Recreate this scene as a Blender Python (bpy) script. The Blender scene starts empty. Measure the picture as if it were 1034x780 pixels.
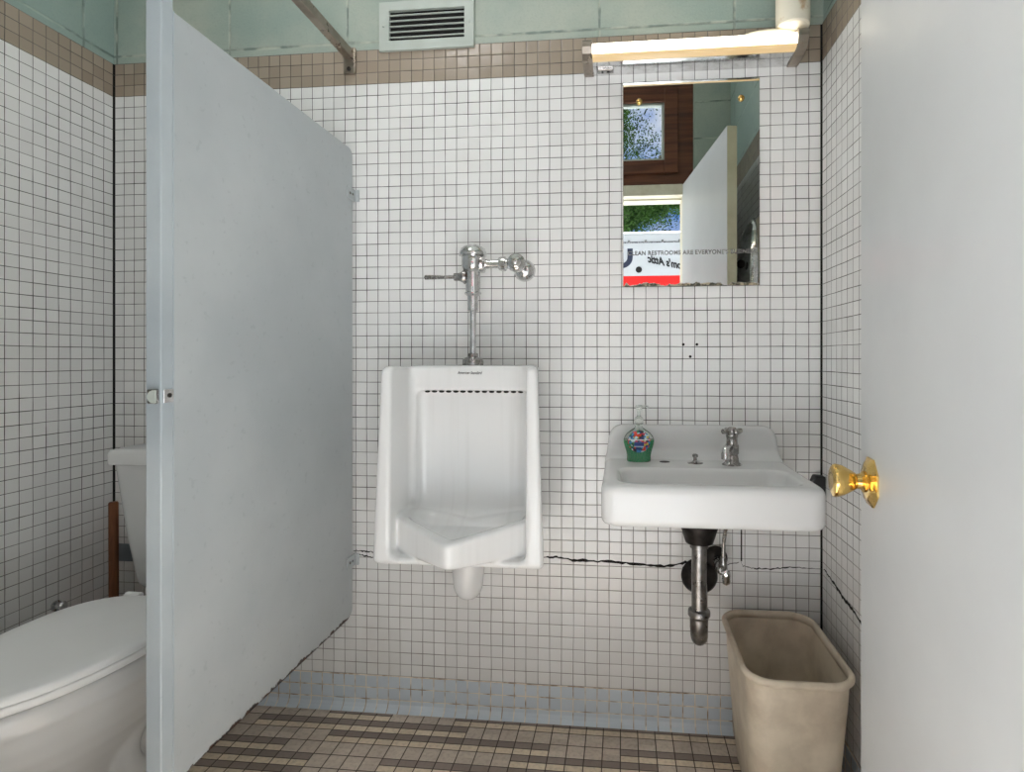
import bpy, bmesh, math, random
import numpy as np
from mathutils import Vector, Matrix
random.seed(7); np.random.seed(7)
D = 1.709; H = 1.117; PT = 0.0369            # wall distance, eye height, tile pitch
TH = math.atan(.0985); CT, ST = math.cos(TH), math.sin(TH); F = 561.0; CX = 573.0; CY = 362.5
XL, XR, YF, ZC = -1.700, .588, -1.436, 2.80    # room: left, right, front wall (inner face), ceiling
ZT = H + 27*PT*.9935                          # top of the tile
sc = bpy.context.scene
COL = sc.collection
def at(u, v, Y):                              # photo pixel + distance from the doorway -> point in the room
    r = (u-CX)/F
    X = Y*(r*CT-ST)/(CT+r*ST)
    dep = -X*ST+Y*CT
    return Vector((X, Y-D, H+(CY-v)*dep/F))

# ------------------------------------------------------------------ materials
class NT:
    def __init__(s, name):
        s.m = bpy.data.materials.new(name); s.m.use_nodes = True
        s.t = s.m.node_tree; s.t.nodes.clear()
        s.out = s.t.nodes.new('ShaderNodeOutputMaterial')
        s.b = s.t.nodes.new('ShaderNodeBsdfPrincipled')
        s.t.links.new(s.b.outputs[0], s.out.inputs[0])
    def link(s, a, b): s.t.links.new(a, b)
    def new(s, k, **kw):
        n = s.t.nodes.new(k)
        for a, v in kw.items(): setattr(n, a, v)
        return n
    def put(s, sock, v):
        if hasattr(v, 'is_output') or isinstance(v, bpy.types.NodeSocket): s.link(v, sock)
        elif isinstance(v, (tuple, list)) and len(v) == 3 and sock.type == 'RGBA': sock.default_value = (*v, 1)
        else: sock.default_value = v
    def M(s, op, a, b=0.0, c=0.0, clamp=False):
        n = s.new('ShaderNodeMath', operation=op, use_clamp=clamp)
        s.put(n.inputs[0], a); s.put(n.inputs[1], b); s.put(n.inputs[2], c)
        return n.outputs[0]
    def coord(s, kind='Object'):
        return s.new('ShaderNodeTexCoord').outputs[kind]
    def xyz(s, v):
        n = s.new('ShaderNodeSeparateXYZ'); s.link(v, n.inputs[0]); return n.outputs
    def comb(s, x, y, z=0.0):
        n = s.new('ShaderNodeCombineXYZ')
        for i, v in enumerate((x, y, z)): s.put(n.inputs[i], v)
        return n.outputs[0]
    def noise(s, v, scale, detail=3, rough=.55, color=False, dist=0.0):
        n = s.new('ShaderNodeTexNoise'); s.link(v, n.inputs['Vector'])
        n.inputs['Scale'].default_value = scale; n.inputs['Detail'].default_value = detail
        n.inputs['Roughness'].default_value = rough; n.inputs['Distortion'].default_value = dist
        return n.outputs['Color' if color else 'Fac']
    def mr(s, v, a, b, c=0.0, d=1.0, smooth=True):
        n = s.new('ShaderNodeMapRange'); n.interpolation_type = 'SMOOTHSTEP' if smooth else 'LINEAR'
        s.put(n.inputs[0], v)
        for i, q in enumerate((a, b, c, d)): s.put(n.inputs[i+1], q)
        return n.outputs[0]
    def mix(s, f, a, b, mode='MIX'):
        n = s.new('ShaderNodeMix', data_type='RGBA', blend_type=mode)
        s.put(n.inputs[0], f); s.put(n.inputs[6], a); s.put(n.inputs[7], b)
        return n.outputs[2]
    def bump(s, h, strength=.3, dist=.002, normal=None):
        n = s.new('ShaderNodeBump'); n.inputs['Strength'].default_value = strength
        n.inputs['Distance'].default_value = dist; s.link(h, n.inputs['Height'])
        if normal: s.link(normal, n.inputs['Normal'])
        return n.outputs[0]
    def set(s, **kw):
        names = dict(col='Base Color', rough='Roughness', metal='Metallic', spec='Specular IOR Level', normal='Normal',
                     trans='Transmission Weight', ior='IOR', coat='Coat Weight', crough='Coat Roughness',
                     ecol='Emission Color', estr='Emission Strength', alpha='Alpha')
        for k, v in kw.items(): s.put(s.b.inputs[names[k]], v)
        return s.m
def lin(r, g, b):
    f = lambda c: (c/255/12.92) if c/255 <= .04045 else ((c/255+.055)/1.055)**2.4
    return (f(r), f(g), f(b))
def mottled(name, c, c2=None, scale=14, rough=.4, metal=0., spec=.5, amt=.5, bumps=0., bscale=60, coat=0., lo=.35, hi=.7, **kw):
    n = NT(name); v = n.coord()
    f = n.mr(n.noise(v, scale, 5), lo, hi, 0., amt)
    c2 = c2 or tuple(x*.82 for x in c)
    col = n.mix(f, c, c2)
    r = n.mr(n.noise(v, scale*1.7, 3), .2, .8, max(rough-.05, 0), rough+.08)
    n.set(col=col, rough=r, metal=metal, spec=spec, coat=coat, **kw)
    if bumps: n.set(normal=n.bump(n.noise(v, bscale, 3), bumps, .002))
    return n.m

def tile_wall(name, axis, off, corners, blue=False):
    n = NT(name); v = n.coord(); X, Y, Z = n.xyz(v)
    A = X if axis == 'x' else Y
    up = n.M('GREATER_THAN', Z, H)
    V = n.M('DIVIDE', n.M('DIVIDE', n.M('SUBTRACT', Z, H), PT), n.mix(up, (1.0152,)*3, (.9935,)*3))
    U = n.M('ADD', n.M('DIVIDE', A, PT), off)
    # hand-set tiles: whole rows and columns wander a little
    w1 = n.noise(n.comb(n.M('MULTIPLY', n.M('FLOOR', n.M('ADD', U, .5)), 3.17), n.M('MULTIPLY', Z, 5)), 1.0, 2)
    w2 = n.noise(n.comb(n.M('MULTIPLY', A, 5), n.M('MULTIPLY', n.M('FLOOR', n.M('ADD', V, .5)), 2.37)), 1.0, 2)
    U = n.M('ADD', U, n.M('MULTIPLY', n.M('SUBTRACT', w1, .5), .12))
    V = n.M('ADD', V, n.M('MULTIPLY', n.M('SUBTRACT', w2, .5), .12))
    ed = lambda q: n.M('SUBTRACT', .5, n.M('ABSOLUTE', n.M('SUBTRACT', n.M('FRACT', q), .5)))
    eu, ev = ed(U), ed(V)
    g = n.M('MINIMUM', eu, ev)
    gw = n.mr(n.noise(v, 9, 3), .3, .7, .017, .029)
    gw = n.M('MULTIPLY', gw, n.M('ADD', 1.0, n.M('MULTIPLY', n.M('LESS_THAN', V, -27.0), .55)))
    tile = n.mr(g, n.M('MULTIPLY', gw, .75), n.M('MULTIPLY', gw, 1.5))
    wn = n.new('ShaderNodeTexWhiteNoise', noise_dimensions='2D')
    n.link(n.comb(n.M('FLOOR', U), n.M('FLOOR', V)), wn.inputs['Vector'])
    rnd = wn.outputs['Value']; rc = wn.outputs['Color']
    white = n.mix(rnd, lin(222, 222, 221), lin(230, 230, 229))
    pink = n.mr(n.noise(v, 1.6, 1), .55, .75, 0, .55)
    white = n.mix(n.M('MULTIPLY', pink, rnd), white, lin(228, 217, 213))
    brown = n.mix(rnd, lin(150, 137, 123), lin(163, 150, 135))
    grey = n.mix(rnd, lin(198, 208, 217), lin(206, 215, 222))
    isb = n.M('GREATER_THAN', V, 24.0); isg = n.M('LESS_THAN', V, -27.0)
    col = n.mix(isb, white, brown); col = n.mix(isg, col, grey)
    # grout: black lines, washed pale in places and tan low down
    gn = n.mr(n.noise(v, 6, 4), .42, .72)
    low = n.mr(Z, .35, .95, .6, 0.)
    gcol = n.mix(n.M('MAXIMUM', n.M('MULTIPLY', gn, .45), low), lin(44, 42, 41), lin(160, 156, 150))
    gcol = n.mix(isg, gcol, n.mix(n.mr(n.noise(v, 25, 2), .4, .7), lin(226, 216, 200), lin(150, 132, 112)))
    gcol = n.mix(n.M('MULTIPLY', isb, .5), gcol, lin(70, 58, 48))
    col = n.mix(tile, gcol, col)
    for c in corners:
        k = n.mr(n.M('ABSOLUTE', n.M('SUBTRACT', A, c)), .0035, .006)
        col = n.mix(k, lin(30, 28, 26), col)
    grime = n.mr(n.noise(v, 3.5, 6, .65), .5, .85, 0., .22)
    col = n.mix(grime, col, lin(150, 140, 126))
    rough = n.mix(tile, (.8,)*3, n.mix(rnd, (.16,)*3, (.26,)*3))
    tilt = n.new('ShaderNodeVectorMath', operation='SCALE'); 
    sub = n.new('ShaderNodeVectorMath', operation='SUBTRACT'); n.link(rc, sub.inputs[0]); sub.inputs[1].default_value = (.5, .5, .5)
    n.link(sub.outputs[0], tilt.inputs[0]); tilt.inputs['Scale'].default_value = .035
    geo = n.new('ShaderNodeNewGeometry')
    add = n.new('ShaderNodeVectorMath', operation='ADD'); n.link(geo.outputs['Normal'], add.inputs[0]); n.link(tilt.outputs[0], add.inputs[1])
    nor = n.new('ShaderNodeVectorMath', operation='NORMALIZE'); n.link(add.outputs[0], nor.inputs[0])
    prof = n.mr(g, .0, .10)
    n.set(col=col, rough=rough, spec=.5, normal=n.bump(prof, .45, .0012, nor.outputs[0]))
    return n.m

def block_wall(name, axis, c1, c2, off=0.):
    n = NT(name); v = n.coord(); X, Y, Z = n.xyz(v); A = X if axis == 'x' else Y
    U = n.M('DIVIDE', n.M('ADD', A, off), .4064); V = n.M('DIVIDE', n.M('SUBTRACT', Z, ZT+.028), .2032)
    ed = lambda q, s: n.M('MULTIPLY', n.M('SUBTRACT', .5, n.M('ABSOLUTE', n.M('SUBTRACT', n.M('FRACT', q), .5))), s)
    g = n.M('MINIMUM', ed(U, .4064), ed(V, .2032))
    g = n.M('ADD', g, n.M('MULTIPLY', n.M('SUBTRACT', n.noise(v, 40, 3), .5), .004))
    j = n.mr(g, .001, .006)
    base = n.mix(n.mr(n.noise(v, 2.2, 4), .35, .65), c1, c2)
    base = n.mix(n.mr(n.noise(v, 130, 2), .45, .75, 0, .18), base, tuple(x*.75 for x in c1))
    col = n.mix(j, n.mix(n.mr(n.noise(v, 11, 3), .4, .6), tuple(x*.62 for x in c1), tuple(min(1, x*1.06) for x in c2)), base)
    h = n.M('ADD', n.M('MULTIPLY', j, 1.), n.M('MULTIPLY', n.noise(v, 160, 4), .45))
    n.set(col=col, rough=.5, spec=.35, normal=n.bump(h, .6, .003))
    return n.m

def floor_mat():
    n = NT('floor tile'); v = n.coord(); X, Y, Z = n.xyz(v)
    P = .0508
    U = n.M('ADD', n.M('DIVIDE', X, P), .1); V = n.M('DIVIDE', n.M('ADD', Y, .012), P)
    fu, fv = n.M('FLOOR', U), n.M('FLOOR', V); rv = n.M('FRACT', V)
    # runs of split tiles between whole ones
    shift = n.new('ShaderNodeTexWhiteNoise', noise_dimensions='1D'); n.link(fv, shift.inputs['W'])
    run = n.new('ShaderNodeTexWhiteNoise', noise_dimensions='2D')
    n.link(n.comb(n.M('FLOOR', n.M('DIVIDE', n.M('ADD', fu, n.M('MULTIPLY', shift.outputs['Value'], 9)), 4.3)), fv), run.inputs['Vector'])
    split = n.M('GREATER_THAN', run.outputs['Value'], .46)
    eu = n.M('SUBTRACT', .5, n.M('ABSOLUTE', n.M('SUBTRACT', n.M('FRACT', U), .5)))
    ev = n.M('SUBTRACT', .5, n.M('ABSOLUTE', n.M('SUBTRACT', rv, .5)))
    eh = n.M('ABSOLUTE', n.M('SUBTRACT', rv, .5))
    eh = n.M('MAXIMUM', eh, n.M('SUBTRACT', 1., split))
    g = n.M('MINIMUM', n.M('MINIMUM', eu, ev), eh)
    wn = n.new('ShaderNodeTexWhiteNoise', noise_dimensions='3D')
    half = n.M('GREATER_THAN', rv, .5)
    n.link(n.comb(fu, fv, half), wn.inputs['Vector'])
    r = wn.outputs['Value']
    mid = n.mix(r, lin(188, 174, 160), lin(208, 194, 179))
    dark = n.mix(r, lin(130, 117, 109), lin(150, 136, 127))
    light = n.mix(r, lin(212, 196, 172), lin(232, 216, 192))
    col = n.mix(split, mid, n.mix(half, light, dark))
    col = n.mix(n.mr(n.noise(v, 90, 4), .4, .75, 0, .3), col, lin(116, 102, 92))
    col = n.mix(n.mr(n.noise(v, 7, 4), .45, .8, 0, .35), col, lin(120, 104, 86))
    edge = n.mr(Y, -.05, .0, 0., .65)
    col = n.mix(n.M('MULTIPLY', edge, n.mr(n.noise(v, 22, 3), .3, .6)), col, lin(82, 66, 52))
    t = n.mr(g, .018, .04)
    col = n.mix(t, lin(74, 64, 57), col)
    n.set(col=col, rough=n.mix(t, (.8,)*3, (.42,)*3), spec=.4, normal=n.bump(n.mr(g, 0, .07), .5, .0012))
    return n.m

M = {}
WHITE_PORC = dict(rough=.16, spec=.45, amt=.25, scale=5)
M['porcelain'] = mottled('porcelain', lin(214, 215, 215), lin(203, 205, 205), **WHITE_PORC)
def urinal_mat():
    n = NT('urinal porcelain'); v = n.coord(); X, Y, Z = n.xyz(v)
    streak = n.noise(n.comb(n.M('MULTIPLY', X, 55), n.M('MULTIPLY', Y, 3), n.M('MULTIPLY', Z, 1.5)), 1., 3)
    col = n.mix(n.mr(streak, .45, .8, 0, .35), lin(218, 219, 219), lin(196, 196, 194))
    n.set(col=col, rough=.16, spec=.45); return n.m
M['urinal'] = urinal_mat()
M['seat'] = mottled('seat plastic', lin(244, 245, 245), rough=.38, amt=.2, scale=4)
M['chrome'] = mottled('worn chrome', lin(224, 224, 224), lin(150, 147, 142), scale=45, rough=.10, metal=1., amt=.4)
M['chrome_dull'] = mottled('dull chrome', lin(176, 174, 172), lin(104, 100, 96), scale=40, rough=.24, metal=1., amt=.55)
M['rail'] = mottled('brownish rail metal', lin(160, 150, 138), lin(124, 114, 104), scale=20, rough=.3, metal=.75, amt=.6)
M['pipe_metal'] = mottled('tarnished pipe metal', lin(138, 136, 134), lin(84, 80, 77), scale=40, rough=.3, metal=.9, amt=.7)
M['iron'] = mottled('blackened metal', lin(46, 42, 40), lin(24, 22, 21), scale=60, rough=.45, metal=.6, amt=.8)
M['brass'] = mottled('polished brass', (.83, .58, .2), (.6, .36, .1), scale=60, rough=.14, metal=1., amt=.5)
M['dark'] = mottled('dark void', lin(20, 19, 18), rough=.8, scale=30)
M['black_rubber'] = mottled('black rubber', lin(26, 26, 26), rough=.5, scale=30)
M['door'] = mottled('door paint', lin(192, 194, 195), lin(182, 184, 186), scale=3, rough=.42, amt=.5, bumps=.08, bscale=35)
M['door_edge'] = mottled('door edge paint', lin(214, 208, 182), lin(190, 180, 150), scale=10, rough=.5, amt=.6)
M['cream'] = mottled('cream paint', lin(222, 216, 196), lin(196, 186, 160), scale=14, rough=.5, amt=.7)
M['pipe'] = mottled('peeling cream paint', lin(226, 220, 204), lin(176, 140, 96), scale=16, rough=.55, amt=.8, lo=.55, hi=.66, bumps=.4, bscale=30)
M['vent'] = mottled('vent paint', lin(186, 194, 188), lin(172, 180, 172), scale=9, rough=.5, amt=.6)
M['ceiling'] = mottled('ceiling paint', lin(236, 240, 238), rough=.7, scale=6, amt=.3)
M['bin'] = mottled('scuffed beige plastic', lin(216, 204, 184), lin(172, 157, 138), scale=8, rough=.5, amt=.75, bumps=.1, bscale=90)
M['crack'] = mottled('open crack', lin(22, 20, 19), rough=.9, scale=40)
M['patch'] = mottled('slate tile', lin(112, 118, 124), rough=.4, scale=20)
M['asphalt'] = mottled('concrete yard', lin(201, 201, 200), lin(185, 185, 184), scale=4, rough=.9, bumps=.3, bscale=80)
M['truck_white'] = mottled('truck white', lin(192, 194, 197), rough=.35, scale=2, amt=.2)
M['red'] = mottled('red vinyl', (.75, .01, .008), (.62, .008, .006), rough=.35, scale=3, amt=.4)
M['navy'] = mottled('navy vinyl', lin(38, 44, 66), rough=.4, scale=9)
M['ink'] = mottled('black ink', lin(22, 22, 24), rough=.5, scale=9)
M['etch'] = mottled('faded grey lettering', lin(96, 96, 94), lin(160, 160, 157), rough=.5, scale=22, amt=.8)
M['tyre'] = mottled('tyre rubber', lin(34, 34, 34), rough=.8, scale=30)
M['glass_dark'] = mottled('tinted glass', lin(30, 36, 40), rough=.05, scale=3)
M['bark'] = mottled('bark', lin(74, 62, 50), lin(44, 36, 30), rough=.9, scale=8, amt=.9, bumps=.6)
M['leaf'] = mottled('leaves', lin(56, 86, 34), lin(30, 52, 22), rough=.85, spec=.15, scale=2.2, amt=.9)
def wood_mat(name, a, b, axis=2, rough=.5):
    n = NT(name); v = n.coord(); s = [22., 22., 22.]; s[axis] = 1.6
    X, Y, Z = n.xyz(v)
    c = n.comb(n.M('MULTIPLY', X, s[0]), n.M('MULTIPLY', Y, s[1]), n.M('MULTIPLY', Z, s[2]))
    f = n.mr(n.noise(c, 1.4, 5, .6, dist=.6), .3, .7)
    n.set(col=n.mix(f, a, b), rough=rough, spec=.4, normal=n.bump(f, .15, .001)); return n.m
M['wood'] = wood_mat('dark stained wood', lin(122, 74, 52), lin(78, 46, 33), axis=0)
M['handle_wood'] = wood_mat('brown wooden handle', lin(128, 78, 46), lin(84, 46, 26))
def painted_metal():
    n = NT('grey painted metal'); v = n.coord(); X, Y, Z = n.xyz(v)
    base = n.mix(n.mr(n.noise(v, 2.2, 5), .3, .7), lin(184, 189, 191), lin(170, 176, 179))
    base = n.mix(n.mr(n.noise(v, 60, 3), .62, .72, 0, .25), base, lin(140, 146, 150))
    # rust creeping up from the bottom edge and chips on the corner
    h = n.M('ADD', n.M('SUBTRACT', Z, .302), n.M('MULTIPLY', n.M('SUBTRACT', n.noise(v, 45, 4), .58), .035))
    rust = n.mr(h, .0, .004, 1., 0.)
    rc = n.mix(n.mr(n.noise(v, 120, 3), .4, .6), lin(70, 42, 28), lin(36, 28, 26))
    inside = n.M('GREATER_THAN', Z, .29)
    n.set(col=n.mix(n.M('MULTIPLY', rust, inside), base, rc), rough=.34, spec=.45,
          normal=n.bump(n.noise(v, 50, 3), .05, .002)); return n.m
M['metal_paint'] = painted_metal()
def post_mat():
    n = NT('chipped grey paint'); v = n.coord(); X, Y, Z = n.xyz(v)
    base = n.mix(n.mr(n.noise(v, 3, 5), .3, .7), lin(180, 188, 192), lin(164, 173, 179))
    dx = n.M('ABSOLUTE', n.M('SUBTRACT', X, -.8555)); dy = n.M('ABSOLUTE', n.M('SUBTRACT', Y, -.752))
    e = n.M('ADD', dx, dy)
    chip = n.M('MULTIPLY', n.mr(e, .003, .005, 1., 0.), n.mr(n.noise(n.comb(0., 0., Z), 75, 2), .66, .69))
    n.set(col=n.mix(chip, base, lin(54, 50, 48)), rough=.34, spec=.45, normal=n.bump(n.noise(v, 50, 3), .06, .002)); return n.m
M['post'] = post_mat()
def mirror_mat():
    n = NT('silvered mirror'); v = n.coord(); X, Y, Z = n.xyz(v)
    e = n.M('SUBTRACT', Z, 1.338)
    nn = n.noise(n.comb(n.M('MULTIPLY', X, 24), 0., n.M('MULTIPLY', Z, 14)), 1., 4)
    worn = n.mr(n.M('SUBTRACT', e, n.M('MULTIPLY', n.M('SUBTRACT', nn, .40), .055)), -.0015, .0015, 1., 0.)
    left = n.mr(X, .0025, .004, .6, 0.)
    top = n.mr(n.M('SUBTRACT', Z, 1.9555), 0., .001, 0., .3)
    worn = n.M('MAXIMUM', worn, left)
    back = n.mix(n.mr(n.noise(v, 60, 3), .4, .6), lin(60, 62, 48), lin(176, 164, 140))
    n.set(col=n.mix(worn, (.74, .77, .76), back), metal=n.M('SUBTRACT', 1., worn), rough=n.M('MULTIPLY', worn, .6)); return n.m
M['mirror'] = mirror_mat()
def tube_mat():
    n = NT('lit diffuser'); v = n.coord(); X, Y, Z = n.xyz(v)
    c = n.mix(n.mr(Z, 1.9965, 1.9995), (1., .62, .2), (1., .93, .79))
    n.set(col=(.5, .42, .3), rough=.3, ecol=c, estr=n.mr(Z, 1.9965, 1.9995, .42, 5.5)); return n.m
M['diffuser'] = tube_mat()
n = NT('added fill glow'); n.set(col=(.9, .9, .88), rough=.4, ecol=n.mix(n.noise(n.coord(), 2), (1., .985, .965), (1., .985, .97)), estr=16.0); M['opal'] = n.m  # opal: glow of the fill light added on the ceiling
n = NT('window glass'); n.set(col=n.mix(n.mr(n.noise(n.coord(), 9, 4), .4, .7), (1, 1, 1), (.86, .9, .9)), rough=.02, trans=1., ior=1.1, spec=.3); M['pane'] = n.m
n = NT('clear bottle plastic'); n.set(col=n.mix(n.noise(n.coord(), 30), (.93, .98, .95), (.97, 1, .98)), rough=.06, trans=.93, ior=1.2); M['clear'] = n.m
n = NT('green liquid soap'); n.set(col=n.mix(n.noise(n.coord(), 40), (.0, .40, .14), (.0, .30, .09)), rough=.08, trans=.35, ior=1.3, coat=.5); M['soap'] = n.m
def label_mat():
    n = NT('printed label'); v = n.coord(); X, Y, Z = n.xyz(v)
    vo = n.new('ShaderNodeTexVoronoi'); vo.inputs['Scale'].default_value = 150; n.link(v, vo.inputs['Vector'])
    h = n.xyz(vo.outputs['Color'])[0]
    ra = n.new('ShaderNodeValToRGB'); n.link(h, ra.inputs[0]); ra.color_ramp.interpolation = 'CONSTANT'
    cols = [(0, lin(30, 60, 120)), (.16, lin(206, 62, 40)), (.34, lin(60, 130, 180)), (.46, lin(30, 46, 50)), (.62, lin(204, 190, 60)), (.7, lin(40, 120, 70)), (.84, lin(190, 215, 220)), (.92, lin(190, 60, 90))]
    el = ra.color_ramp.elements; el[0].position = 0; el[0].color = (*cols[0][1], 1); el[1].position = cols[1][0]; el[1].color = (*cols[1][1], 1)
    for p, c in cols[2:]: e = el.new(p); e.color = (*c, 1)
    band = n.mr(n.M('ABSOLUTE', n.M('SUBTRACT', Z, .066)), .0008, .0012, 1., 0.)
    blue = n.M('MULTIPLY', n.mr(n.M('ABSOLUTE', n.M('SUBTRACT', Z, .053)), .006, .008, 1., 0.), n.mr(n.M('ABSOLUTE', X), .012, .015, 1., 0.))
    wl = n.mr(n.M('ABSOLUTE', n.M('SUBTRACT', Z, .047)), .001, .0016, 1., 0.)
    c = n.mix(blue, ra.outputs[0], n.mix(wl, lin(36, 60, 130), lin(200, 215, 230)))
    n.set(col=n.mix(band, c, (.85, .85, .85)), rough=.3); return n.m
M['label'] = label_mat()
M['tile_back'] = tile_wall('wall tile back', 'x', 23.07, [XL, XR])
M['tile_side'] = tile_wall('wall tile side', 'y', 60.0, [0.0])
TEAL, CRM = lin(150, 166, 158), lin(178, 184, 172)
M['block_x'] = block_wall('painted block x', 'x', TEAL, CRM, off=(23.07-10.17)*PT)
M['block_y'] = block_wall('painted block y', 'y', lin(142, 162, 156), lin(156, 172, 164), off=.1)
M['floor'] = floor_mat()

# ------------------------------------------------------------------ builders
def link_mesh(name, me, mat, parent=None, smooth=False):
    o = bpy.data.objects.new(name, me); COL.objects.link(o)
    if mat is not None and not me.materials: me.materials.append(M[mat] if isinstance(mat, str) else mat)
    if smooth:
        for p in me.polygons: p.use_smooth = True
    if parent is not None: o.parent = parent
    return o
def obj(name, bm, mat, parent=None, smooth=False, bevel=0, angle=None):
    bmesh.ops.recalc_face_normals(bm, faces=bm.faces)
    me = bpy.data.meshes.new(name); bm.to_mesh(me); bm.free()
    o = link_mesh(name, me, mat, parent, smooth)
    if bevel:
        m = o.modifiers.new('bevel', 'BEVEL'); m.width = bevel; m.segments = 3; m.limit_method = 'ANGLE'; m.angle_limit = .6
        m.harden_normals = False
    if smooth and angle:
        me.set_sharp_from_angle(angle=angle)
    return o
def BM(): return bmesh.new()
def box(bm, a, b, rot=None):
    a, b = Vector(a), Vector(b); c = (a+b)/2; s = b-a
    m = Matrix.Translation(c) @ (rot if rot else Matrix()) @ Matrix.Diagonal((abs(s.x), abs(s.y), abs(s.z), 1))
    bmesh.ops.create_cube(bm, size=1, matrix=m); return bm
def frame(axis):
    a = Vector(axis).normalized(); t = Vector((0, 0, 1)) if abs(a.z) < .9 else Vector((1, 0, 0))
    u = a.cross(t).normalized(); w = a.cross(u).normalized()
    return a, u, w
def lathe(bm, o, axis, prof, seg=32, cap=True, wob=None):
    """prof: list of (distance along axis, radius)"""
    a, u, w = frame(axis); o = Vector(o); rings = []
    for d, r in prof:
        ring = []
        for i in range(seg):
            t = 2*math.pi*i/seg; rr = r*(wob(t) if wob else 1)
            ring.append(bm.verts.new(o+a*d+(u*math.cos(t)+w*math.sin(t))*rr))
        rings.append(ring)
    for r1, r2 in zip(rings, rings[1:]):
        for i in range(seg): bm.faces.new((r1[i], r1[(i+1) % seg], r2[(i+1) % seg], r2[i]))
    if cap: bm.faces.new(rings[0]); bm.faces.new(rings[-1])
    return bm
def loft(bm, rings, cap=(True, True)):
    vs = [[bm.verts.new(p) for p in r] for r in rings]; n = len(vs[0])
    for r1, r2 in zip(vs, vs[1:]):
        for i in range(n): bm.faces.new((r1[i], r1[(i+1) % n], r2[(i+1) % n], r2[i]))
    if cap[0]: bm.faces.new(vs[0])
    if cap[1]: bm.faces.new(vs[-1])
    return bm
def catmull(pts, k=8):
    P = [Vector(p) for p in pts]; P = [P[0]*2-P[1]]+P+[P[-1]*2-P[-2]]; out = []
    for i in range(1, len(P)-2):
        for j in range(k):
            t = j/k; a, b, c, d = P[i-1:i+3]
            out.append(.5*((2*b)+(c-a)*t+(2*a-5*b+4*c-d)*t*t+(3*b-a-3*c+d)*t**3))
    out.append(P[-2]); return out
def tube(bm, pts, r, seg=16, k=8, smooth=True):
    path = catmull(pts, k) if smooth else [Vector(p) for p in pts]
    rs = r if callable(r) else (lambda t: r)
    rings = []; pu = None
    for i, p in enumerate(path):
        t = (path[min(i+1, len(path)-1)]-path[max(i-1, 0)]).normalized()
        if pu is None: _, u, w = frame(t)
        else: u = (pu-t*pu.dot(t)).normalized(); w = t.cross(u)
        pu = u; rr = rs(i/(len(path)-1))
        rings.append([p+(u*math.cos(2*math.pi*j/seg)+w*math.sin(2*math.pi*j/seg))*rr for j in range(seg)])
    return loft(bm, rings)
def rrect(hx, hy, r, cx=0, cy=0, z=0, k=8):
    out = []
    for qx, qy, a0 in ((1, 1, 0), (-1, 1, 90), (-1, -1, 180), (1, -1, 270)):
        for j in range(k+1):
            a = math.radians(a0+90*j/k)
            out.append(Vector((cx+qx*(hx-r)+r*math.cos(a), cy+qy*(hy-r)+r*math.sin(a), z)))
    return out
def prism(bm, poly, axis, a, b):
    """poly: 2-D points in the two other axes; extruded along axis from a to b"""
    mk = {'x': lambda p, q: Vector((q, p[0], p[1])), 'y': lambda p, q: Vector((p[0], q, p[1])), 'z': lambda p, q: Vector((p[0], p[1], q))}[axis]
    return loft(bm, [[mk(p, a) for p in poly], [mk(p, b) for p in poly]])
def empty(name, loc=(0, 0, 0)):
    o = bpy.data.objects.new(name, None); COL.objects.link(o); o.location = loc; o.empty_display_size = .1
    return o
def thing(name, label, cat, loc=(0, 0, 0), group=None):
    return tag(empty(name, loc), label, cat, group)
def tag(o, label, cat, group=None):
    o['label'] = label; o['category'] = cat
    if group: o['group'] = group
    return o
def struct(o, label=None):
    o['kind'] = 'structure'
    if label: o['label'] = label
    return o
def settle(t):
    """the parts were modelled in room coordinates: bring them into the frame of their thing"""
    for c in t.children: c.matrix_parent_inverse = Matrix.Translation(-Vector(t.location))
def text_mesh(s, size, depth, mat, name, parent, loc, rot, shear=0., space=1., align='LEFT', width=None, bold=0.):
    cu = bpy.data.curves.new(name, 'FONT'); cu.body = s; cu.size = size; cu.extrude = depth; cu.shear = shear; cu.space_character = space
    cu.align_x = align; cu.offset = bold
    to = bpy.data.objects.new(name, cu); COL.objects.link(to)
    dg = bpy.context.evaluated_depsgraph_get(); me = bpy.data.meshes.new_from_object(to.evaluated_get(dg))
    bpy.data.objects.remove(to); bpy.data.curves.remove(cu)
    xs = [v.co.x for v in me.vertices]; w = max(xs)-min(xs); k = (width/w) if width else 1
    mt = Matrix.Translation(loc) @ rot.to_4x4() @ Matrix.Diagonal((k, 1, 1, 1))
    me.transform(mt); me.materials.clear()
    return link_mesh(name, me, mat, parent)

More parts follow.
